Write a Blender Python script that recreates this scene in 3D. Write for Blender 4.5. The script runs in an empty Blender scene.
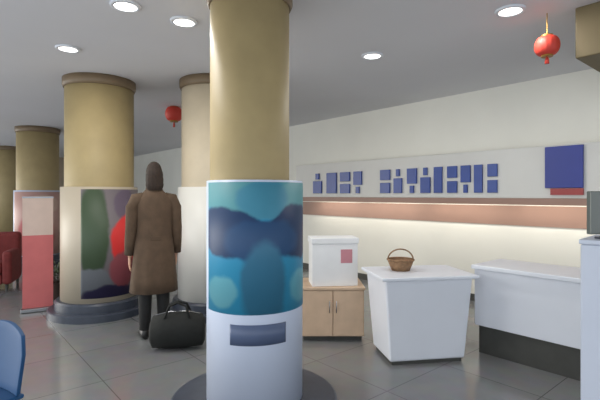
import bpy, bmesh, math, random
from mathutils import Vector, Matrix
random.seed(7)
C = bpy.context.scene
COL = C.collection
PI = math.pi

# ------------------------------------------------------------------ camera, world, exposure
F = 433.0                      # focal length in pixels of a 600 px wide frame
EYE = 1.5
cam = bpy.data.cameras.new('camera')
cam.sensor_width = 36.0
cam.lens = 36.0 * F / 600.0
cam.shift_y = -5.0 / 600.0
cam_o = bpy.data.objects.new('camera', cam)
cam_o.location = (0, 0, EYE)
cam_o.rotation_euler = (PI / 2, 0, 0)
COL.objects.link(cam_o)
C.camera = cam_o

w = bpy.data.worlds.new('daylight')
C.world = w
w.use_nodes = True
bg = w.node_tree.nodes['Background']
bg.inputs[0].default_value = (0.90, 0.95, 1.0, 1)
bg.inputs[1].default_value = 1.15

# low, hazy daylight through the open glazed side on the left
sun = bpy.data.lights.new('low_daylight', 'SUN')
sun.energy = 1.5; sun.angle = math.radians(45); sun.color = (1.0, 0.95, 0.86)
sun_o = bpy.data.objects.new('low_daylight', sun)
COL.objects.link(sun_o)
sun_o.rotation_euler = Vector((0.95, -0.10, -0.20)).to_track_quat('-Z', 'Y').to_euler()

C.view_settings.view_transform = 'Standard'
C.view_settings.look = 'None'
C.view_settings.gamma = 1.0
C.view_settings.use_curve_mapping = False
C.view_settings.exposure = 0.6

WASH = 1.6                    # added linear fill light under the fascia, W per metre
DOWN = 7.0                     # ceiling downlights, W each

# ------------------------------------------------------------------ helpers
def lin(r, g, b):
    f = lambda c: (c / 255 / 12.92) if c / 255 <= 0.04045 else ((c / 255 + 0.055) / 1.055) ** 2.4
    return (f(r), f(g), f(b), 1.0)

def mat(name, rgb, rough=0.6, var=0.06, scale=8.0, bump=0.0, metal=0.0, bscale=None, coat=0.0):
    m = bpy.data.materials.new(name)
    m.use_nodes = True
    nt = m.node_tree
    p = nt.nodes['Principled BSDF']
    c = lin(*rgb)
    tc = nt.nodes.new('ShaderNodeTexCoord')
    nz = nt.nodes.new('ShaderNodeTexNoise')
    nz.inputs['Scale'].default_value = scale
    nz.inputs['Detail'].default_value = 4
    nt.links.new(tc.outputs['Object'], nz.inputs['Vector'])
    rp = nt.nodes.new('ShaderNodeValToRGB')
    rp.color_ramp.elements[0].position = 0.3
    rp.color_ramp.elements[1].position = 0.7
    rp.color_ramp.elements[0].color = tuple(max(0, x * (1 - var)) for x in c[:3]) + (1,)
    rp.color_ramp.elements[1].color = tuple(min(1, x * (1 + var)) for x in c[:3]) + (1,)
    nt.links.new(nz.outputs['Fac'], rp.inputs['Fac'])
    nt.links.new(rp.outputs['Color'], p.inputs['Base Color'])
    p.inputs['Roughness'].default_value = rough
    p.inputs['Metallic'].default_value = metal
    p.inputs['Coat Weight'].default_value = coat
    if bump:
        n2 = nt.nodes.new('ShaderNodeTexNoise')
        n2.inputs['Scale'].default_value = bscale or scale * 6
        nt.links.new(tc.outputs['Object'], n2.inputs['Vector'])
        b = nt.nodes.new('ShaderNodeBump')
        b.inputs['Strength'].default_value = bump
        b.inputs['Distance'].default_value = 0.01
        nt.links.new(n2.outputs['Fac'], b.inputs['Height'])
        nt.links.new(b.outputs['Normal'], p.inputs['Normal'])
    return m

def emis(name, rgb, s):
    m = bpy.data.materials.new(name)
    m.use_nodes = True
    p = m.node_tree.nodes['Principled BSDF']
    p.inputs['Base Color'].default_value = lin(*rgb)
    p.inputs['Emission Color'].default_value = lin(*rgb)
    p.inputs['Emission Strength'].default_value = s
    return m

def pic_mat(name, base, blobs, rough=0.5):
    """printed picture: soft-edged flat shapes (u, v, ru, rv, rgb, edge) in UV space"""
    m = bpy.data.materials.new(name)
    m.use_nodes = True
    nt = m.node_tree
    p = nt.nodes['Principled BSDF']
    p.inputs['Roughness'].default_value = rough
    uv = nt.nodes.new('ShaderNodeUVMap')
    nz = nt.nodes.new('ShaderNodeTexNoise')
    nz.inputs['Scale'].default_value = 5
    nz.inputs['Detail'].default_value = 5
    nt.links.new(uv.outputs[0], nz.inputs['Vector'])
    ofs = nt.nodes.new('ShaderNodeVectorMath'); ofs.operation = 'MULTIPLY_ADD'
    nt.links.new(nz.outputs['Color'], ofs.inputs[0])
    ofs.inputs[1].default_value = (0.10, 0.10, 0)
    nt.links.new(uv.outputs[0], ofs.inputs[2])
    prev = nt.nodes.new('ShaderNodeRGB'); prev.outputs[0].default_value = lin(*base)
    out = prev.outputs[0]
    for (u, v, ru, rv, rgb, edge) in blobs:
        s = nt.nodes.new('ShaderNodeVectorMath'); s.operation = 'SUBTRACT'
        nt.links.new(ofs.outputs[0], s.inputs[0]); s.inputs[1].default_value = (u + .05, v + .05, 0)
        d = nt.nodes.new('ShaderNodeVectorMath'); d.operation = 'MULTIPLY'
        nt.links.new(s.outputs[0], d.inputs[0]); d.inputs[1].default_value = (1 / ru, 1 / rv, 0)
        l = nt.nodes.new('ShaderNodeVectorMath'); l.operation = 'LENGTH'
        nt.links.new(d.outputs[0], l.inputs[0])
        r = nt.nodes.new('ShaderNodeMapRange'); r.interpolation_type = 'SMOOTHSTEP'
        r.inputs['From Min'].default_value = 1.0 + edge * 0.45
        r.inputs['From Max'].default_value = 1.0 - edge * 0.45
        nt.links.new(l.outputs['Value'], r.inputs['Value'])
        mx = nt.nodes.new('ShaderNodeMix'); mx.data_type = 'RGBA'
        nt.links.new(r.outputs['Result'], mx.inputs[0])
        nt.links.new(out, mx.inputs[6]); mx.inputs[7].default_value = lin(*rgb)
        out = mx.outputs[2]
    nt.links.new(out, p.inputs['Base Color'])
    return m

def obj(name, bm, m=None, parent=None, smooth=False, bevel=0.0, subs=0, loc=None, rz=0.0):
    bmesh.ops.recalc_face_normals(bm, faces=bm.faces)
    me = bpy.data.meshes.new(name)
    bm.to_mesh(me); bm.free()
    o = bpy.data.objects.new(name, me)
    COL.objects.link(o)
    if m: me.materials.append(m)
    if parent: o.parent = parent
    if smooth:
        for p in me.polygons: p.use_smooth = True
    if bevel:
        b = o.modifiers.new('bevel', 'BEVEL'); b.width = bevel; b.segments = 3
        b.limit_method = 'ANGLE'
    if subs:
        s = o.modifiers.new('subdivision', 'SUBSURF'); s.levels = subs; s.render_levels = subs
    if loc is not None: o.location = loc
    if rz: o.rotation_euler[2] = rz
    return o

def tag(o, label, cat, group=None, kind=None):
    o['label'] = label; o['category'] = cat
    if group: o['group'] = group
    if kind: o['kind'] = kind
    return o

def thing(name, label, cat, loc=(0, 0, 0), rz=0.0, group=None):
    o = bpy.data.objects.new(name, None)
    o.empty_display_size = 0.1
    COL.objects.link(o)
    o.location = loc; o.rotation_euler = (0, 0, rz)
    return tag(o, label, cat, group)

def struct(name, bm, m, **k):
    o = obj(name, bm, m, **k); o['kind'] = 'structure'
    return o

def box(bm, x0, x1, y0, y1, z0, z1, taper=None):
    vs = []
    for z in (z0, z1):
        t = taper if (taper and z == z0) else 1.0
        cx, cy = (x0 + x1) / 2, (y0 + y1) / 2
        for x, y in ((x0, y0), (x1, y0), (x1, y1), (x0, y1)):
            vs.append(bm.verts.new((cx + (x - cx) * t, cy + (y - cy) * t, z)))
    for q in ((0, 1, 2, 3), (4, 5, 6, 7), (0, 1, 5, 4), (1, 2, 6, 5), (2, 3, 7, 6), (3, 0, 4, 7)):
        bm.faces.new([vs[i] for i in q])
    return bm

def bx(*a, **k):
    return box(bmesh.new(), *a, **k)

def lathe(bm, prof, n=48, cx=0, cy=0, closed=False):
    """prof: list of (r, z); closed loops the profile (hollow ring)"""
    rings = []
    for r, z in prof:
        if r < 1e-6:
            rings.append([bm.verts.new((cx, cy, z))])
        else:
            rings.append([bm.verts.new((cx + r * math.cos(2 * PI * i / n), cy + r * math.sin(2 * PI * i / n), z)) for i in range(n)])
    pairs = list(zip(rings, rings[1:]))
    if closed: pairs.append((rings[-1], rings[0]))
    for a, b in pairs:
        for i in range(n):
            j = (i + 1) % n
            if len(a) == 1 and len(b) == 1: continue
            if len(a) == 1: bm.faces.new((a[0], b[i], b[j]))
            elif len(b) == 1: bm.faces.new((a[i], a[j], b[0]))
            else: bm.faces.new((a[i], a[j], b[j], b[i]))
    if not closed:
        for e in (rings[0], rings[-1]):
            if len(e) > 1: bm.faces.new(e)
    return bm

def lt(prof, **k):
    return lathe(bmesh.new(), prof, **k)

def loft(bm, secs, n=20):
    """secs: (centre, rx, ry[, right, front]) closed elliptical sections, capped"""
    rings = []
    for s in secs:
        c = Vector(s[0]); rx, ry = s[1], s[2]
        rt = Vector(s[3]) if len(s) > 3 else Vector((1, 0, 0))
        fr = Vector(s[4]) if len(s) > 4 else Vector((0, 1, 0))
        rings.append([bm.verts.new(c + rt * rx * math.cos(2 * PI * i / n) + fr * ry * math.sin(2 * PI * i / n)) for i in range(n)])
    for a, b in zip(rings, rings[1:]):
        for i in range(n):
            j = (i + 1) % n
            bm.faces.new((a[i], a[j], b[j], b[i]))
    bm.faces.new(rings[0]); bm.faces.new(rings[-1])
    return bm

def tube(bm, pts, rad, n=10):
    """tapered tube through pts; rad a number or one per point"""
    pts = [Vector(p) for p in pts]
    if not hasattr(rad, '__len__'): rad = [rad] * len(pts)
    secs = []
    up = Vector((0.13, 0.21, 0.97)).normalized()
    for i, p in enumerate(pts):
        a = pts[max(0, i - 1)]; b = pts[min(len(pts) - 1, i + 1)]
        d = (b - a).normalized()
        rt = d.cross(up)
        if rt.length < 1e-3: rt = d.cross(Vector((1, 0, 0)))
        rt.normalize(); fr = rt.cross(d).normalized()
        secs.append((p, rad[i], rad[i], rt, fr))
    return loft(bm, secs, n)

def ball(bm, c, rx, ry, rz, u=20, v=12):
    r = bmesh.ops.create_uvsphere(bm, u_segments=u, v_segments=v, radius=1)
    for q in r['verts']:
        q.co = Vector((c[0] + q.co.x * rx, c[1] + q.co.y * ry, c[2] + q.co.z * rz))
    return bm

def px(x, d):                  # sideways position of a pixel column at depth d
    return (x - 300) * d / F

def pz(y, d):                  # height of a pixel row at depth d
    return EYE - (y - 195) * d / F

# ------------------------------------------------------------------ building axes
W0 = Vector((0, 9.04, 0))
wd = Vector((0.647, -0.7625, 0)).normalized()     # along the sign wall, towards the viewer's right
nd = Vector((-wd.y * -1, -wd.x, 0))               # out of the sign wall into the hall
nd = Vector((wd.y, -wd.x, 0))
RZ = math.atan2(wd.y, wd.x)                        # local x = along wall, local -y = into the hall
CEIL = 2.97

def wall_t(x, off=0.0):        # distance along the sign wall seen at pixel column x
    k = (x - 300) / F
    p = W0 + nd * off
    return (k * p.y - p.x) / (wd.x - k * wd.y)

# ------------------------------------------------------------------ materials
M = {}
M['ceiling'] = mat('ceiling_paint', (222, 222, 226), 0.8, 0.03, 0.6)
M['wall'] = mat('wall_paint', (238, 237, 228), 0.7, 0.03, 1.2)
M['endwall'] = mat('end_wall_finish', (176, 160, 140), 0.6, 0.10, 1.5)
M['column'] = mat('column_finish', (168, 150, 108), 0.6, 0.06, 5)
M['cream'] = mat('cream_column_finish', (206, 192, 166), 0.55, 0.05, 5)
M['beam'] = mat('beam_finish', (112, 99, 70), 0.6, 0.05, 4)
M['collar'] = mat('column_collar', (120, 102, 78), 0.5, 0.08, 6)
M['white'] = mat('white_laminate', (226, 230, 238), 0.38, 0.02, 3)
M['greywhite'] = mat('blue_grey_laminate', (182, 190, 206), 0.45, 0.02, 3)
M['warmsleeve'] = mat('warm_white_sleeve', (242, 240, 232), 0.4, 0.02, 2)
M['sleeve'] = mat('white_sleeve', (206, 216, 236), 0.4, 0.02, 2)
M['beigesleeve'] = mat('beige_sleeve', (190, 178, 158), 0.45, 0.03, 3)
M['slate'] = mat('dark_slate', (62, 68, 80), 0.35, 0.12, 14)
M['blue'] = mat('blue_lettering', (52, 78, 152), 0.4, 0.05, 6)
M['deepblue'] = mat('deep_blue_panel', (40, 56, 142), 0.4, 0.06, 4)
M['redstrip'] = mat('red_strip', (160, 62, 62), 0.45, 0.06, 4)
M['salmon'] = mat('salmon_band', (158, 126, 112), 0.5, 0.04, 3)
M['fascia'] = mat('fascia_panel', (214, 214, 210), 0.5, 0.02, 3)
M['beige'] = mat('beige_board', (206, 178, 150), 0.5, 0.08, 7)
M['darkbase'] = mat('dark_plinth_and_shade', (70, 70, 66), 0.6, 0.1, 8)
M['metal'] = mat('brushed_metal', (150, 152, 155), 0.3, 0.05, 20, metal=1.0)
M['black'] = mat('black_fabric', (26, 28, 26), 0.85, 0.15, 30, bump=0.3)
M['red'] = mat('red_lantern_paper', (206, 66, 52), 0.55, 0.06, 10)
M['gold'] = mat('gold_trim', (170, 130, 60), 0.4, 0.08, 10, metal=0.6)
M['screen'] = mat('grey_screen', (96, 102, 98), 0.25, 0.04, 3)
M['wicker'] = mat('wicker', (140, 108, 78), 0.7, 0.25, 40, bump=0.6)
M['maroon'] = mat('maroon_fabric', (120, 46, 44), 0.8, 0.12, 16, bump=0.2)
M['chairblue'] = mat('blue_plastic', (14, 70, 116), 0.6, 0.03, 4)
M['carton'] = mat('white_carton', (242, 243, 243), 0.6, 0.03, 5)
M['pink'] = mat('pink_label', (206, 140, 150), 0.5, 0.04, 5)
M['bannerpink'] = mat('pink_banner_print', (196, 104, 104), 0.5, 0.06, 5)
M['bannerpale'] = mat('pale_banner_print', (206, 184, 172), 0.5, 0.06, 5)
M['paleblue'] = mat('pale_blue_print', (150, 170, 200), 0.4, 0.08, 3)
M['leaf'] = mat('dark_leaf', (66, 76, 50), 0.6, 0.2, 12)
M['pot'] = mat('dark_pot', (66, 56, 50), 0.5, 0.1, 8)
M['coat'] = mat('brown_coat_cloth', (88, 70, 54), 0.9, 0.14, 12, bump=0.25, bscale=120)
M['hair'] = mat('dark_brown_hair', (44, 30, 20), 0.75, 0.3, 40, bump=0.4, bscale=160)
M['skin'] = mat('skin', (196, 150, 124), 0.55, 0.05, 14)
M['trouser'] = mat('dark_trouser_cloth', (42, 42, 42), 0.9, 0.12, 20)
M['shoe'] = mat('black_leather', (26, 25, 24), 0.4, 0.1, 10)
M['eye'] = mat('dark_eye', (30, 24, 20), 0.2, 0.05, 10)
M['lamp'] = emis('lamp_glass', (255, 252, 244), 3.0)
M['strip'] = emis('added_wash_glow', (255, 246, 226), 3.0)

def floor_mat():
    m = bpy.data.materials.new('polished_floor_tile')
    m.use_nodes = True
    nt = m.node_tree
    p = nt.nodes['Principled BSDF']
    tc = nt.nodes.new('ShaderNodeTexCoord')
    mp = nt.nodes.new('ShaderNodeMapping')
    mp.inputs['Rotation'].default_value = (0, 0, 0)
    br = nt.nodes.new('ShaderNodeTexBrick')
    br.offset = 0.0
    br.inputs['Scale'].default_value = 1.0
    br.inputs['Brick Width'].default_value = 0.8
    br.inputs['Row Height'].default_value = 0.8
    br.inputs['Mortar Size'].default_value = 0.004
    br.inputs['Color1'].default_value = lin(134, 135, 135)
    br.inputs['Color2'].default_value = lin(127, 128, 128)
    br.inputs['Mortar'].default_value = lin(96, 96, 96)
    nz = nt.nodes.new('ShaderNodeTexNoise'); nz.inputs['Scale'].default_value = 6; nz.inputs['Detail'].default_value = 6
    nt.links.new(tc.outputs['Object'], mp.inputs[0])
    nt.links.new(mp.outputs[0], br.inputs['Vector'])
    nt.links.new(mp.outputs[0], nz.inputs['Vector'])
    mx = nt.nodes.new('ShaderNodeMix'); mx.data_type = 'RGBA'; mx.blend_type = 'MULTIPLY'
    mx.inputs[0].default_value = 0.25
    nt.links.new(br.outputs['Color'], mx.inputs[6]); nt.links.new(nz.outputs['Color'], mx.inputs[7])
    nt.links.new(mx.outputs[2], p.inputs['Base Color'])
    p.inputs['Roughness'].default_value = 0.16
    p.inputs['Specular IOR Level'].default_value = 0.7
    return m

# ------------------------------------------------------------------ room shell
struct('floor', bx(-12.15, 12, -8.6, 0.15, -0.1, 0), floor_mat(), loc=W0, rz=RZ)
struct('ceiling', bx(-12.15, 12, -7.6, 0.15, CEIL, CEIL + 0.1), M['ceiling'], loc=W0, rz=RZ)
# sign wall: local frame origin W0, x along wall, +y behind it
struct('wall_right', bx(-12.0, 12, 0, 0.15, 0, CEIL), M['wall'], loc=W0, rz=RZ)
struct('baseboard_right', bx(-11.97, 12, -0.02, -0.001, 0, 0.1), M['darkbase'], loc=W0, rz=RZ)
struct('wall_far', bx(-12.15, -12.0, -7.6, 0.15, 0, CEIL), M['endwall'], loc=W0, rz=RZ)
struct('baseboard_far', bx(-11.999, -11.98, -7.6, -0.03, 0, 0.1), M['darkbase'], loc=W0, rz=RZ)
struct('trim_1', bx(-11.9, 12, -0.012, -0.001, 1.10, 1.36), M['salmon'], loc=W0, rz=RZ)
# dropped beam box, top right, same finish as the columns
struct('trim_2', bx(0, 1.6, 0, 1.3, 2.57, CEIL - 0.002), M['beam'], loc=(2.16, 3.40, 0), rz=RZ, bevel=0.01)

# ------------------------------------------------------------------ ceiling downlights
lamp_spots = [
    (-1.35, 3.35, 'lit round downlight at the top edge of the picture, left of the nearest column'),
    (-2.32, 4.33, 'small round downlight furthest left on the grey ceiling'),
    (-0.98, 3.66, 'round downlight right beside the top of the nearest column'),
    (0.76, 4.55, 'round downlight in the middle of the grey ceiling right of the nearest column'),
    (1.67, 3.44, 'bright round downlight nearest the red lantern at the top right'),
]
def downlight(x, y, label):
    t = thing('downlight', label, 'ceiling light', (x, y, CEIL), 0, 'round ceiling downlights')
    obj('frame', lt([(0.085, -0.001), (0.115, -0.001), (0.112, -0.014), (0.085, -0.018)], closed=True), M['white'], t, smooth=True)
    obj('diffuser', lt([(0, -0.004), (0.084, -0.004), (0.084, -0.012), (0, -0.012)]), M['lamp'], t)
    l = bpy.data.lights.new('downlight_bulb', 'AREA'); l.shape = 'DISK'; l.size = 0.16
    l.energy = DOWN; l.color = (1, 0.97, 0.92)
    lo = bpy.data.objects.new('downlight_bulb', l); COL.objects.link(lo)
    lo.parent = t; lo.location = (0, 0, -0.03)
for a in lamp_spots: downlight(*a)

# ------------------------------------------------------------------ columns with printed sleeves
def column(x, y, label, r=0.41, m='column'):
    t = thing('column', label, 'column', (x, y, 0), 0, 'beige columns in a row')
    obj('shaft', lt([(0, 0.0), (r, 0.0), (r, CEIL - 0.12), (0, CEIL - 0.12)], n=96), M[m], t, smooth=False)
    obj('collar', lt([(0, CEIL - 0.12), (r + 0.01, CEIL - 0.12), (r + 0.025, CEIL - 0.09), (r + 0.025, CEIL - 0.002), (0, CEIL - 0.002)], n=96), M['collar'], t)
    for ch in t.children:
        for p in ch.data.polygons: p.use_smooth = abs(p.normal.z) < 0.5
    return t

def arc_patch(r, a0, a1, z0, z1, n=40, th=0.003):
    """curved print: angles measured from -y towards +x"""
    bm = bmesh.new(); uvl = bm.loops.layers.uv.new('UVMap')
    cols = []
    for i in range(n + 1):
        a = math.radians(a0 + (a1 - a0) * i / n)
        cs = []
        for rr in (r, r + th):
            for z in (z0, z1):
                cs.append(bm.verts.new((rr * math.sin(a), -rr * math.cos(a), z)))
        cols.append(cs)
    def face(vs, uvs):
        f = bm.faces.new(vs); f.smooth = True
        for l, q in zip(f.loops, uvs): l[uvl].uv = q
    for i in range(n):
        a, b = cols[i], cols[i + 1]
        u0, u1 = i / n, (i + 1) / n
        face((a[2], b[2], b[3], a[3]), ((u0, 0), (u1, 0), (u1, 1), (u0, 1)))
        face((b[0], a[0], a[1], b[1]), ((u1, 0), (u0, 0), (u0, 1), (u1, 1)))
        face((a[3], b[3], b[1], a[1]), ((u0, 1), (u1, 1), (u1, 1), (u0, 1)))
        face((a[0], b[0], b[2], a[2]), ((u0, 0), (u1, 0), (u1, 0), (u0, 0)))
    face((cols[0][0], cols[0][2], cols[0][3], cols[0][1]), ((0, 0),) * 4)
    face((cols[-1][2], cols[-1][0], cols[-1][1], cols[-1][3]), ((1, 0),) * 4)
    return bm

RS = 0.455
def sleeve(x, y, label, r=RS, top=1.6, wrap='sleeve', base=0.2):
    t = thing('column_sleeve', label, 'column sleeve', (x, y, 0), 0, 'printed sleeves around the columns')
    q = r - 0.035
    o = obj('sleeve_wrap', lt([(q, base), (r, base), (r, top), (q, top)], n=96, closed=True), M[wrap], t)
    for p in o.data.polygons: p.use_smooth = abs(p.normal.z) < 0.5
    if base > 0.1:
        obj('base_step', lt([(q, 0.09), (r + 0.065, 0.09), (r + 0.065, base - 0.02), (r + 0.045, base), (q, base)], n=96, closed=True), M['slate'], t)
        obj('base_ring', lt([(q, 0.0), (r + 0.145, 0.0), (r + 0.145, 0.08), (r + 0.13, 0.09), (q, 0.09)], n=96, closed=True), M['slate'], t)
    else:
        obj('base_ring', lt([(q, 0.0), (r + 0.25, 0.0), (r + 0.25, base - 0.02), (r + 0.235, base - 0.01), (r + 0.01, base), (q, base)], n=96, closed=True), M['slate'], t)
    return t

cols = [
    (px(250, 3.15), 3.15, 'nearest beige round column, reaching the top of the picture', 0.285),
    (px(100, 5.61), 5.61, 'second nearest beige column, above the green and red sleeve'),
    (px(38, 9.56), 9.56, 'third column in the row, above the pink sleeve'),
    (px(9, 13.3), 13.3, 'farthest column at the left edge of the picture'),
    (px(214, 5.65), 5.65, 'light cream column partly hidden behind the nearest column', 0.41, 'cream'),
]
for c in cols: column(*c)

def cam_az(x, y): return math.degrees(math.atan2(-x, y)) 

# nearest: blue print
x, y = cols[0][:2]; x = px(255, y); R0 = 0.345
s = sleeve(x, y, 'white sleeve with a large blue picture around the nearest column', r=R0, base=0.06)
az = cam_az(x, y)
blue_pic = pic_mat('blue_picture', (46, 142, 180), [
    (0.5, 0.97, 0.9, 0.22, (84, 150, 158), 0.25),
    (0.20, 0.62, 0.30, 0.19, (20, 54, 94), 0.22),
    (0.80, 0.62, 0.30, 0.21, (20, 50, 88), 0.22),
    (0.5, 0.56, 0.30, 0.16, (26, 68, 110), 0.3),
    (0.5, 0.88, 0.20, 0.14, (66, 136, 160), 0.3),
    (0.50, 0.22, 0.17, 0.32, (52, 112, 142), 0.35),
    (0.16, 0.16, 0.14, 0.12, (104, 174, 190), 0.4),
    (0.86, 0.18, 0.14, 0.14, (104, 178, 196), 0.4),
])
obj('picture', arc_patch(R0 + 0.0005, az - 66, az + 86, 0.72, 1.585), blue_pic, s)['label'] = 'teal and navy blue printed picture'
M['caption'] = mat('caption_print', (84, 98, 128), 0.4, 0.06, 6)
obj('caption', arc_patch(R0 + 0.0005, az - 28, az + 36, 0.52, 0.655), M['caption'], s)['label'] = 'dark slate blue printed patch below the picture'

# second: green / red print
x, y = cols[1][:2]
s = sleeve(x, y, 'beige sleeve with a dark green and red picture around the second column', wrap='beigesleeve')
az = cam_az(x, y)
gr_pic = pic_mat('green_red_picture', (120, 112, 116), [
    (0.16, 0.62, 0.20, 0.44, (62, 80, 56), 0.25),
    (0.12, 0.15, 0.3, 0.12, (120, 124, 130), 0.3),
    (0.60, 0.86, 0.18, 0.14, (104, 92, 108), 0.3),
    (0.64, 0.52, 0.26, 0.26, (224, 52, 50), 0.2),
    (0.56, 0.24, 0.20, 0.16, (158, 82, 90), 0.3),
    (0.40, 0.02, 0.40, 0.09, (48, 42, 74), 0.3),
])
obj('picture', arc_patch(RS + 0.0005, az - 27, az + 84, 0.26, 1.57), gr_pic, s)['label'] = 'dark green and red printed picture'

# plain white sleeve on the cream column
x, y = cols[4][:2]
sleeve(x, y, 'plain white sleeve around the cream column, half hidden behind the nearest column', wrap='warmsleeve')

# third: pink print
x, y = cols[2][:2]
s = sleeve(x, y, 'pinkish sleeve around the third column')
az = cam_az(x, y)
pk_pic = pic_mat('pink_picture', (196, 156, 146), [
    (0.45, 0.30, 0.34, 0.36, (190, 104, 104), 0.3),
    (0.6, 0.8, 0.3, 0.15, (206, 176, 160), 0.3),
])
obj('picture', arc_patch(RS + 0.0005, az - 70, az + 70, 0.22, 1.57), pk_pic, s)['label'] = 'salmon pink printed picture'

# ------------------------------------------------------------------ fascia sign on the right wall
FD = 0.34
t0, t1 = wall_t(296, FD), wall_t(640, FD)
sign = thing('fascia_sign', 'long off-white sign board with blue lettering on the right wall', 'sign', W0, RZ)
obj('sign_board', bx(t0, t1, -FD, -0.002, 1.46, 2.08), M['fascia'], sign, bevel=0.008)
obj('lower_trim', bx(t0, t1, -FD - 0.01, -FD + 0.03, 1.38, 1.46), M['salmon'], sign)
# letter-like blue blocks; the writing itself is not legible in the photograph
def glyph(a, b, z0, z1, kind):
    bm = bmesh.new(); th = 0.03; q = 0.30 * (b - a)
    y0, y1 = -FD - th, -FD - 0.0005
    if kind == 0: box(bm, a, b, y0, y1, z0, z1)
    elif kind == 1:
        box(bm, a, b, y0, y1, z0, z0 + 0.62 * (z1 - z0)); box(bm, a + q, b - q, y0, y1, z0 + 0.70 * (z1 - z0), z1)
    elif kind == 2:
        box(bm, a, b, y0, y1, z0 + 0.38 * (z1 - z0), z1); box(bm, a + q, b - q, y0, y1, z0, z0 + 0.30 * (z1 - z0))
    else:
        box(bm, a, b, y0, y1, z0, z0 + 0.44 * (z1 - z0)); box(bm, a, b, y0, y1, z0 + 0.56 * (z1 - z0), z1)
    return bm
gx = [314 + i * 13.4 for i in range(14)]
for i, g in enumerate(gx):
    if i in (4,): continue
    a, b = wall_t(g, FD), wall_t(g + (9.6 if i % 3 else 8.2), FD)
    obj('letter', glyph(a, b, 1.53, 1.90, (1, 0, 3, 2, 0, 3, 1, 2)[i % 8]), M['blue'], sign, bevel=0.004)
a, b = wall_t(546, FD), wall_t(584, FD)
lp = obj('emblem_panel', bx(a, b, -FD - 0.04, -FD - 0.0005, 1.58, 2.06), M['deepblue'], sign, bevel=0.006)
lp['label'] = 'solid deep blue block at the right end'
obj('emblem_strip', bx(a + 0.06, b, -FD - 0.04, -FD - 0.0005, 1.50, 1.575), M['redstrip'], sign)
# added glowing strips under the board, put in to brighten the wall below
k = 0
tt = t0 + 0.3
while tt < t1 - 0.9:
    sl = bpy.data.lights.new('added_wash_light', 'AREA'); sl.shape = 'RECTANGLE'; sl.size = 1.1; sl.size_y = 0.05
    sl.energy = WASH * 1.1; sl.color = (1, 0.95, 0.84)
    so = bpy.data.objects.new('added_wash_light', sl); COL.objects.link(so); so.parent = sign
    so.location = (tt + 0.6, -0.24, 1.435); so.rotation_euler = (math.radians(12), 0, 0)
    o = obj('added_wash_strip', bx(tt + 0.05, tt + 1.15, -0.27, -0.21, 1.442, 1.4595), M['strip'], sign)
    tt += 1.25

# ------------------------------------------------------------------ white promotional counter
KD = 3.82
kx = px(425, KD)
kt = thing('promotional_counter', 'pale white free-standing counter narrowing towards the floor with a basket on top', 'counter', (kx, KD + 0.26, 0), math.radians(9))
obj('body', bx(-0.41, 0.41, -0.27, 0.27, 0.03, 0.755, taper=0.86), M['white'], kt, bevel=0.02)
obj('counter_top', bx(-0.45, 0.45, -0.31, 0.31, 0.755, 0.785), M['white'], kt, bevel=0.008)
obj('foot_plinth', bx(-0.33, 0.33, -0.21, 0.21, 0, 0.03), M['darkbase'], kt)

# basket on the counter
bt = thing('wicker_basket', 'small brown basket on top of the white counter', 'basket', (px(401, 4.1), 4.12, 0.785))
obj('basket_body', lt([(0, 0), (0.085, 0), (0.125, 0.10), (0.115, 0.10), (0.08, 0.012), (0, 0.012)], n=32), M['wicker'], bt, smooth=True)
rim = bmesh.new()
tube(rim, [(0.122 * math.cos(i * PI / 16), 0.122 * math.sin(i * PI / 16), 0.102) for i in range(33)], 0.009, 8)
obj('rim', rim, M['wicker'], bt, smooth=True)
hd = bmesh.new()
tube(hd, [(0.12 * math.cos(i * PI / 16), 0, 0.10 + 0.10 * math.sin(i * PI / 16)) for i in range(17)], 0.007, 8)
obj('handle', hd, M['wicker'], bt, smooth=True)

# ------------------------------------------------------------------ long white counter on the right
cs = Vector((1.66, 4.12, 0))
lc = thing('service_counter', 'long white counter with painted shade beneath it along the right side', 'counter', cs, RZ)
L = 1.40
obj('front_panel', bx(0, L, 0, 0.03, 0.27, 0.80), M['white'], lc, bevel=0.005)
obj('worktop', bx(-0.02, L + 0.02, -0.03, 0.56, 0.80, 0.84), M['white'], lc, bevel=0.008)
obj('end_panel', bx(0, 0.03, 0.03, 0.53, 0.27, 0.80), M['white'], lc)
obj('end_panel', bx(L - 0.03, L, 0.03, 0.53, 0.27, 0.80), M['white'], lc)
obj('under_shade_block', bx(0.02, L - 0.02, 0.05, 0.50, 0.0, 0.27), M['darkbase'], lc)  # solid dark block standing in for the shade under the counter

# ------------------------------------------------------------------ beige low cabinet and carton
bd = 4.42
bc = thing('low_cabinet', 'low beige cabinet standing left of the white counter', 'cabinet', (px(333, bd), bd, 0), 0)
obj('carcass', bx(-0.32, 0.32, 0.02, 0.52, 0.05, 0.53), M['beige'], bc, bevel=0.004)
obj('cabinet_top', bx(-0.33, 0.33, -0.01, 0.53, 0.53, 0.555), M['beige'], bc, bevel=0.004)
obj('plinth', bx(-0.30, 0.30, 0.06, 0.50, 0, 0.05), M['darkbase'], bc)
for s_ in (-1, 1):
    d_ = obj('cabinet_door', bx(min(0.004 * s_, 0.314 * s_), max(0.004 * s_, 0.314 * s_), 0.0, 0.019, 0.06, 0.525), M['beige'], bc, bevel=0.003)
    hb = bmesh.new(); tube(hb, [(0.035 * s_, -0.016, 0.30), (0.035 * s_, -0.016, 0.42)], 0.005, 8)
    obj('handle', hb, M['metal'], d_, smooth=True)
ct = thing('white_box', 'white box with a small pink label on the low beige cabinet', 'box', (px(332, 4.72), 4.62, 0.555), math.radians(6))
obj('box_body', bx(-0.24, 0.24, -0.14, 0.14, 0, 0.44), M['carton'], ct, bevel=0.006)
obj('lid', bx(-0.25, 0.25, -0.15, 0.15, 0.44, 0.50), M['carton'], ct, bevel=0.006)
obj('box_label', bx(0.06, 0.18, -0.1435, -0.1402, 0.24, 0.38), M['pink'], ct)

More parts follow.
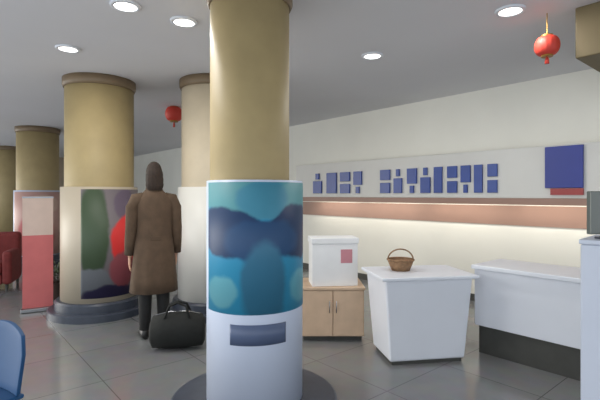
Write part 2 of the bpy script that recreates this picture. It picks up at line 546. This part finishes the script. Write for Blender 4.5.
# ------------------------------------------------------------------ white pedestal with screen, right edge
pt = thing('display_pedestal', 'tall pale white pedestal at the right edge of the picture', 'pedestal', (1.77, 2.30, 0), math.radians(45))
obj('pedestal_body', bx(-0.2, 0.2, -0.2, 0.2, 0.04, 1.24), M['greywhite'], pt, bevel=0.012)
obj('pedestal_cap', bx(-0.205, 0.205, -0.205, 0.205, 1.24, 1.265), M['greywhite'], pt, bevel=0.005)
obj('pedestal_foot', bx(-0.18, 0.18, -0.18, 0.18, 0, 0.04), M['darkbase'], pt)
st = thing('display_screen', 'grey screen standing on the pale pedestal at the right edge', 'screen', (1.69, 2.30, 1.265), math.radians(12))
obj('screen_foot', bx(-0.09, 0.09, -0.06, 0.06, 0, 0.012), M['slate'], st, bevel=0.003)
obj('screen_neck', bx(-0.02, 0.02, 0.0, 0.02, 0.012, 0.06), M['slate'], st)
obj('screen_panel', bx(-0.19, 0.19, -0.018, 0.012, 0.03, 0.255), M['screen'], st, bevel=0.005)

# ------------------------------------------------------------------ red hanging lanterns
def lantern(x, y, z, r, label):
    t = thing('hanging_lantern', label, 'lantern', (x, y, CEIL), 0, 'red lanterns hung from the ceiling')
    c = z - CEIL
    bm = bmesh.new(); n = 48
    prof = [(r * 0.45 + r * 0.55 * math.sin(PI * i / 14), c - r * 0.8 * math.cos(PI * i / 14)) for i in range(15)]
    lathe(bm, prof, n=n)
    for v in bm.verts:                 # ribs
        a = math.atan2(v.co.y, v.co.x); f = 1 - 0.035 * (0.5 + 0.5 * math.cos(16 * a))
        v.co.x *= f; v.co.y *= f
    obj('shade', bm, M['red'], t, smooth=True)
    for sg in (-1, 1):
        obj('cap_ring', lt([(0, c + sg * r * 0.78), (r * 0.46, c + sg * r * 0.78), (r * 0.46, c + sg * r * 0.92), (0, c + sg * r * 0.92)], n=32), M['gold'], t)
    b = bmesh.new(); tube(b, [(0, 0, c + r * 0.9), (0, 0, -0.001)], 0.004, 8)
    obj('cord', b, M['gold'], t)
    b = bmesh.new(); tube(b, [(0, 0, c - r * 0.92), (0, 0, c - r * 1.1), (0, 0, c - r * 1.5)], [0.006, 0.014, 0.018], 10)
    obj('tassel', b, M['red'], t, smooth=True)
lantern(px(547, 3.5), 3.5, pz(46, 3.5), 0.095, 'larger red lantern hanging at the upper right')
lantern(px(174, 7.2), 7.2, pz(114, 7.2), 0.145, 'smaller red lantern hanging left of the nearest column')

# ------------------------------------------------------------------ left background
# maroon armchair
at_ = thing('armchair', 'maroon armchair at the left edge of the picture', 'armchair', (-5.02, 6.95, 0), math.radians(20))
obj('seat_cushion', bx(-0.28, 0.28, -0.33, 0.22, 0.26, 0.44), M['maroon'], at_, bevel=0.05)
obj('backrest', bx(-0.40, 0.40, 0.22, 0.40, 0.10, 0.88), M['maroon'], at_, bevel=0.06)
for s_ in (-1, 1):
    obj('armrest', bx(min(0.285 * s_, 0.42 * s_), max(0.285 * s_, 0.42 * s_), -0.36, 0.215, 0.10, 0.62), M['maroon'], at_, bevel=0.05)
obj('seat_base', bx(-0.28, 0.28, -0.33, 0.215, 0.10, 0.255), M['maroon'], at_, bevel=0.02)
for sx in (-1, 1):
    for sy in (-0.29, 0.33):
        b = bmesh.new(); tube(b, [(0.34 * sx, sy, 0.0), (0.34 * sx, sy, 0.10)], [0.018, 0.025], 10)
        obj('leg', b, M['darkbase'], at_)
# pale blue framed print on the far wall
tw = thing('framed_print', 'pale blue framed print on the far wall at the left edge', 'picture', W0 + wd * -11.98, RZ)
sp = -3.6
obj('frame', bx(0, 0.03, sp - 0.75, sp + 0.55, 0.55, 1.30), M['darkbase'], tw)
obj('print', bx(0.0305, 0.034, sp - 0.70, sp + 0.50, 0.60, 1.25), M['paleblue'], tw)
# pink banner stand
pb = thing('banner_stand', 'narrow standing banner, pale above and pink below, in front of the third column', 'banner', (px(38, 5.6), 5.6, 0), math.radians(30))
obj('base', bx(-0.19, 0.19, -0.07, 0.07, 0, 0.05), M['metal'], pb, bevel=0.01)
bp = bmesh.new(); tube(bp, [(0, 0.03, 0.05), (0, 0.03, 1.47)], 0.010, 10)
obj('pole', bp, M['metal'], pb)
obj('upper_panel', bx(-0.17, 0.17, -0.006, 0.0, 0.98, 1.46), M['bannerpale'], pb)
obj('lower_panel', bx(-0.17, 0.17, -0.006, 0.0, 0.05, 0.98), M['bannerpink'], pb)
obj('top_rail', bx(-0.175, 0.175, -0.012, 0.008, 1.46, 1.48), M['metal'], pb)
# low dark planter
pl = thing('planter', 'low dark planter with a small dark shrub near the pink sleeve', 'planter', (px(57, 6.3), 6.3, 0))
obj('pot', lt([(0, 0), (0.11, 0), (0.15, 0.22), (0.155, 0.24), (0.14, 0.24), (0.135, 0.20), (0, 0.20)], n=32), M['pot'], pl, smooth=False)
lf = bmesh.new()
for i in range(150):
    a = random.uniform(0, 2 * PI); e = random.uniform(0.1, 1.45); rr = random.uniform(0.08, 0.20)
    c = Vector((rr * math.cos(a) * math.cos(e), rr * math.sin(a) * math.cos(e), 0.25 + rr * math.sin(e) * 1.3))
    d = Vector((math.cos(a) * math.cos(e), math.sin(a) * math.cos(e), math.sin(e)))
    sd = d.cross(Vector((random.random(), random.random(), random.random()))).normalized()
    ln = random.uniform(0.05, 0.08)
    v = [lf.verts.new(c), lf.verts.new(c + d * ln * .5 + sd * ln * .3), lf.verts.new(c + d * ln), lf.verts.new(c + d * ln * .5 - sd * ln * .3)]
    lf.faces.new(v)
obj('foliage', lf, M['leaf'], pl)
stm = bmesh.new()
for i in range(7):
    a = i * 2 * PI / 7
    tube(stm, [(0, 0, 0.19), (0.05 * math.cos(a), 0.05 * math.sin(a), 0.30), (0.1 * math.cos(a), 0.1 * math.sin(a), 0.40)], [0.008, 0.006, 0.003], 6)
obj('stem', stm, M['pot'], pl)

# ------------------------------------------------------------------ blue chair, lower left
ch = thing('chair', 'blue chair cut off by the lower left corner of the picture', 'chair', (-1.75, 2.18, 0), math.radians(-25))
obj('seat', bx(-0.23, 0.23, -0.22, 0.22, 0.43, 0.455), M['chairblue'], ch, bevel=0.012)
bk = bmesh.new(); nx, nz = 10, 8; grid = {}
for k_, yy in ((0, 0.0), (1, 0.022)):
    for i in range(nx + 1):
        for j in range(nz + 1):
            u = -1 + 2 * i / nx; v = j / nz
            wv = 0.235 * (1 - 0.16 * max(0, v - 0.6) / 0.4)
            z = 0.46 + 0.34 * v - 0.05 * (u * u) * (v ** 3)
            grid[k_, i, j] = bk.verts.new((u * wv, 0.20 + yy + 0.05 * v - 0.03 * u * u, z))
for k_ in (0, 1):
    for i in range(nx):
        for j in range(nz):
            bk.faces.new([grid[k_, i, j], grid[k_, i + 1, j], grid[k_, i + 1, j + 1], grid[k_, i, j + 1]])
for i in range(nx):
    for j in (0, nz): bk.faces.new([grid[0, i, j], grid[0, i + 1, j], grid[1, i + 1, j], grid[1, i, j]])
for j in range(nz):
    for i in (0, nx): bk.faces.new([grid[0, i, j], grid[0, i, j + 1], grid[1, i, j + 1], grid[1, i, j]])
obj('backrest', bk, M['chairblue'], ch, smooth=True, bevel=0.004)
for sx in (-1, 1):
    for sy in (-1, 1):
        b = bmesh.new(); tube(b, [(0.19 * sx, 0.18 * sy, 0.43), (0.22 * sx, 0.22 * sy, 0.0)], 0.012, 10)
        obj('leg', b, M['metal'], ch, smooth=True)

# ------------------------------------------------------------------ standing person in brown
PD = 4.60
pr = thing('person', 'standing person with dark hair in a long brown coat, turned away', 'person', (px(154, PD), PD, 0), math.radians(28))
pr.scale = (0.93, 0.96, 1.03)
# local: faces +y, height about 1.78
b = bmesh.new()
loft(b, [((0, 0, 0.86), .150, .105), ((0, 0, 0.95), .172, .120), ((0, 0, 1.06), .150, .105), ((0, 0.01, 1.22), .165, .115),
         ((0, 0, 1.38), .185, .110), ((0, -0.01, 1.45), .150, .085), ((0, -0.01, 1.50), .075, .068), ((0, 0.005, 1.60), .058, .062)], 24)
ball(b, (0, 0.015, 1.675), .074, .095, .112)
ball(b, (0, 0.055, 1.610), .052, .058, .052)
tube(b, [(0, 0.10, 1.685), (0, 0.122, 1.655), (0, 0.105, 1.640)], [.010, .014, .009], 8)       # nose
ball(b, (0, 0.098, 1.612), .022, .010, .007)                                                    # mouth
for s_ in (-1, 1):
    ball(b, (.076 * s_, 0.005, 1.665), .009, .020, .032)                                        # ear
    tube(b, [(.145 * s_, -.01, 1.42), (.205 * s_, -.01, 1.39), (.235 * s_, -.02, 1.12), (.25 * s_, .03, 0.88), (.252 * s_, .045, 0.83)], [.05, .056, .045, .030, .026], 14)
    loft(b, [((.252 * s_, .045, .84), .018, .027), ((.254 * s_, .052, .79), .017, .040), ((.254 * s_, .056, .745), .015, .040)], 12)   # palm
    for k_, (dy, ln) in enumerate(((.030, .070), (.010, .080), (-.010, .074), (-.028, .058))):
        y_ = .056 + dy
        tube(b, [(.254 * s_, y_, .755), (.252 * s_, y_ + .002, .755 - ln * .5), (.244 * s_, y_ + .004, .755 - ln * .8), (.236 * s_, y_ + .005, .755 - ln)], [.0095, .009, .008, .0065], 8)
    tube(b, [(.250 * s_, .075, .80), (.240 * s_, .108, .775), (.236 * s_, .118, .745)], [.011, .010, .008], 8)
    tube(b, [(.085 * s_, 0, .92), (.095 * s_, .01, .50), (.098 * s_, -.01, .40), (.100 * s_, -.02, .10), (.100 * s_, -.02, .05)], [.088, .058, .056, .040, .042], 16)
    loft(b, [((.102 * s_, -.055, .045), .035, .040, (1, 0, 0), (0, 0, 1)), ((.104 * s_, .05, .045), .040, .040, (1, 0, 0), (0, 0, 1)), ((.110 * s_, .15, .030), .036, .022, (1, 0, 0), (0, 0, 1))], 12)
body = obj('body', b, M['skin'], pr, smooth=True)
rm = body.modifiers.new('remesh', 'REMESH'); rm.mode = 'VOXEL'; rm.voxel_size = 0.0045; rm.use_smooth_shade = True
sm = body.modifiers.new('smooth', 'SMOOTH'); sm.iterations = 3; sm.factor = 0.5
# hair: cap of strands volume, short at the nape
b = bmesh.new()
ball(b, (0, -0.005, 1.690), .088, .104, .112, 28, 18)
ball(b, (0, -0.028, 1.655), .096, .094, .110, 28, 16)
ball(b, (0, -0.040, 1.610), .098, .082, .110, 28, 16)
ball(b, (0, -0.052, 1.560), .098, .066, .085, 28, 16)
for v in b.verts:
    a = math.atan2(v.co.x, v.co.y + .005)
    if v.co.y > 0.045 and v.co.z < 1.735: v.co.y = 0.045 + (v.co.y - 0.045) * 0.12; v.co.x *= 0.94
    v.co += Vector((math.sin(a * 14) * .002, math.cos(a * 17) * .002, 0))
hr = obj('hair', b, M['hair'], pr, smooth=True)
rm = hr.modifiers.new('remesh', 'REMESH'); rm.mode = 'VOXEL'; rm.voxel_size = 0.006; rm.use_smooth_shade = True
sm = hr.modifiers.new('smooth', 'SMOOTH'); sm.iterations = 14; sm.factor = 0.5
for s_ in (-1, 1):
    b = bmesh.new(); ball(b, (.030 * s_, 0.094, 1.672), .012, .010, .008); obj('eye', b, M['eye'], pr, smooth=True)
# long coat
b = bmesh.new()
def fold(z): return 0
secs = [(.47, .262, .205), (.60, .250, .192), (.80, .232, .172), (.95, .215, .155), (1.06, .200, .140), (1.22, .205, .142), (1.36, .218, .138), (1.43, .195, .118), (1.485, .120, .095), (1.515, .088, .083)]
loft(b, [((0, 0, z), rx, ry) for z, rx, ry in secs], 48)
for v in b.verts:
    if v.co.z < 1.0:
        a = math.atan2(v.co.y, v.co.x); f = 1 + 0.035 * (1.0 - v.co.z) / .53 * math.sin(a * 9 + v.co.z * 2)
        v.co.x *= f; v.co.y *= f
coat = obj('coat', b, M['coat'], pr, smooth=True)
for s_ in (-1, 1):
    b = bmesh.new()
    tube(b, [(.12 * s_, -.01, 1.425), (.195 * s_, -.01, 1.405), (.232 * s_, -.012, 1.33), (.247 * s_, -.02, 1.12), (.258 * s_, .01, .98), (.262 * s_, .035, .855)], [.06, .076, .073, .062, .056, .050], 18)
    obj('sleeve', b, M['coat'], pr, smooth=True)
b = bmesh.new()
loft(b, [((0, -.004, 1.48), .098, .092), ((0, -.008, 1.51), .094, .090), ((0, -.012, 1.555), .086, .084), ((0, -.012, 1.558), .078, .076)], 32)
obj('collar', b, M['coat'], pr, smooth=True)
b = bmesh.new()
box(b, -0.06, 0.06, -0.150, -0.139, 1.0, 1.04)
obj('back_belt', b, M['coat'], pr, bevel=0.004)
for s_ in (-1, 1):
    b = bmesh.new()
    tube(b, [(.092 * s_, 0, .62), (.096 * s_, .01, .48), (.099 * s_, -.012, .38), (.101 * s_, -.02, .09)], [.088, .078, .072, .060], 20)
    obj('trouser_leg', b, M['trouser'], pr, smooth=True)
    b = bmesh.new()
    X = (1, 0, 0); Z = (0, 0, 1)
    loft(b, [((.102 * s_, -.085, .045), .030, .043, X, Z), ((.102 * s_, -.06, .052), .046, .052, X, Z), ((.104 * s_, .04, .050), .050, .050, X, Z), ((.110 * s_, .13, .036), .050, .036, X, Z), ((.112 * s_, .19, .028), .034, .026, X, Z)], 20)
    for v in b.verts: v.co.z = max(v.co.z, 0.001)
    obj('shoe', b, M['shoe'], pr, smooth=True)

# black holdall standing beside the person
bg_ = thing('holdall', 'black bag on the floor between the person in brown and the nearest column', 'bag', (px(178, 4.26), 4.26, 0), math.radians(10))
bg_.scale = (1.18, 1.05, 1.12)
b = bmesh.new()
X = (0, 1, 0); Z = (0, 0, 1)
loft(b, [((-.22, 0, .15), .09, .09, X, Z), ((-.20, 0, .15), .13, .135, X, Z), ((-.08, 0, .16), .145, .155, X, Z), ((.08, 0, .16), .145, .155, X, Z), ((.20, 0, .15), .13, .135, X, Z), ((.22, 0, .15), .09, .09, X, Z)], 24)
for v in b.verts: v.co.z = max(v.co.z, 0.004)
obj('bag_body', b, M['black'], bg_, smooth=True)
for s_ in (-1, 1):
    b = bmesh.new(); tube(b, [(-.10, .09 * s_, .28), (-.07, .05 * s_, .37), (0, .03 * s_, .40), (.07, .05 * s_, .37), (.10, .09 * s_, .28)], .010, 8)
    obj('carry_strap', b, M['black'], bg_, smooth=True)
b = bmesh.new(); tube(b, [(-.18, 0, .292), (-.08, 0, .317), (.08, 0, .317), (.18, 0, .292)], .005, 6)
obj('zip', b, M['metal'], bg_)
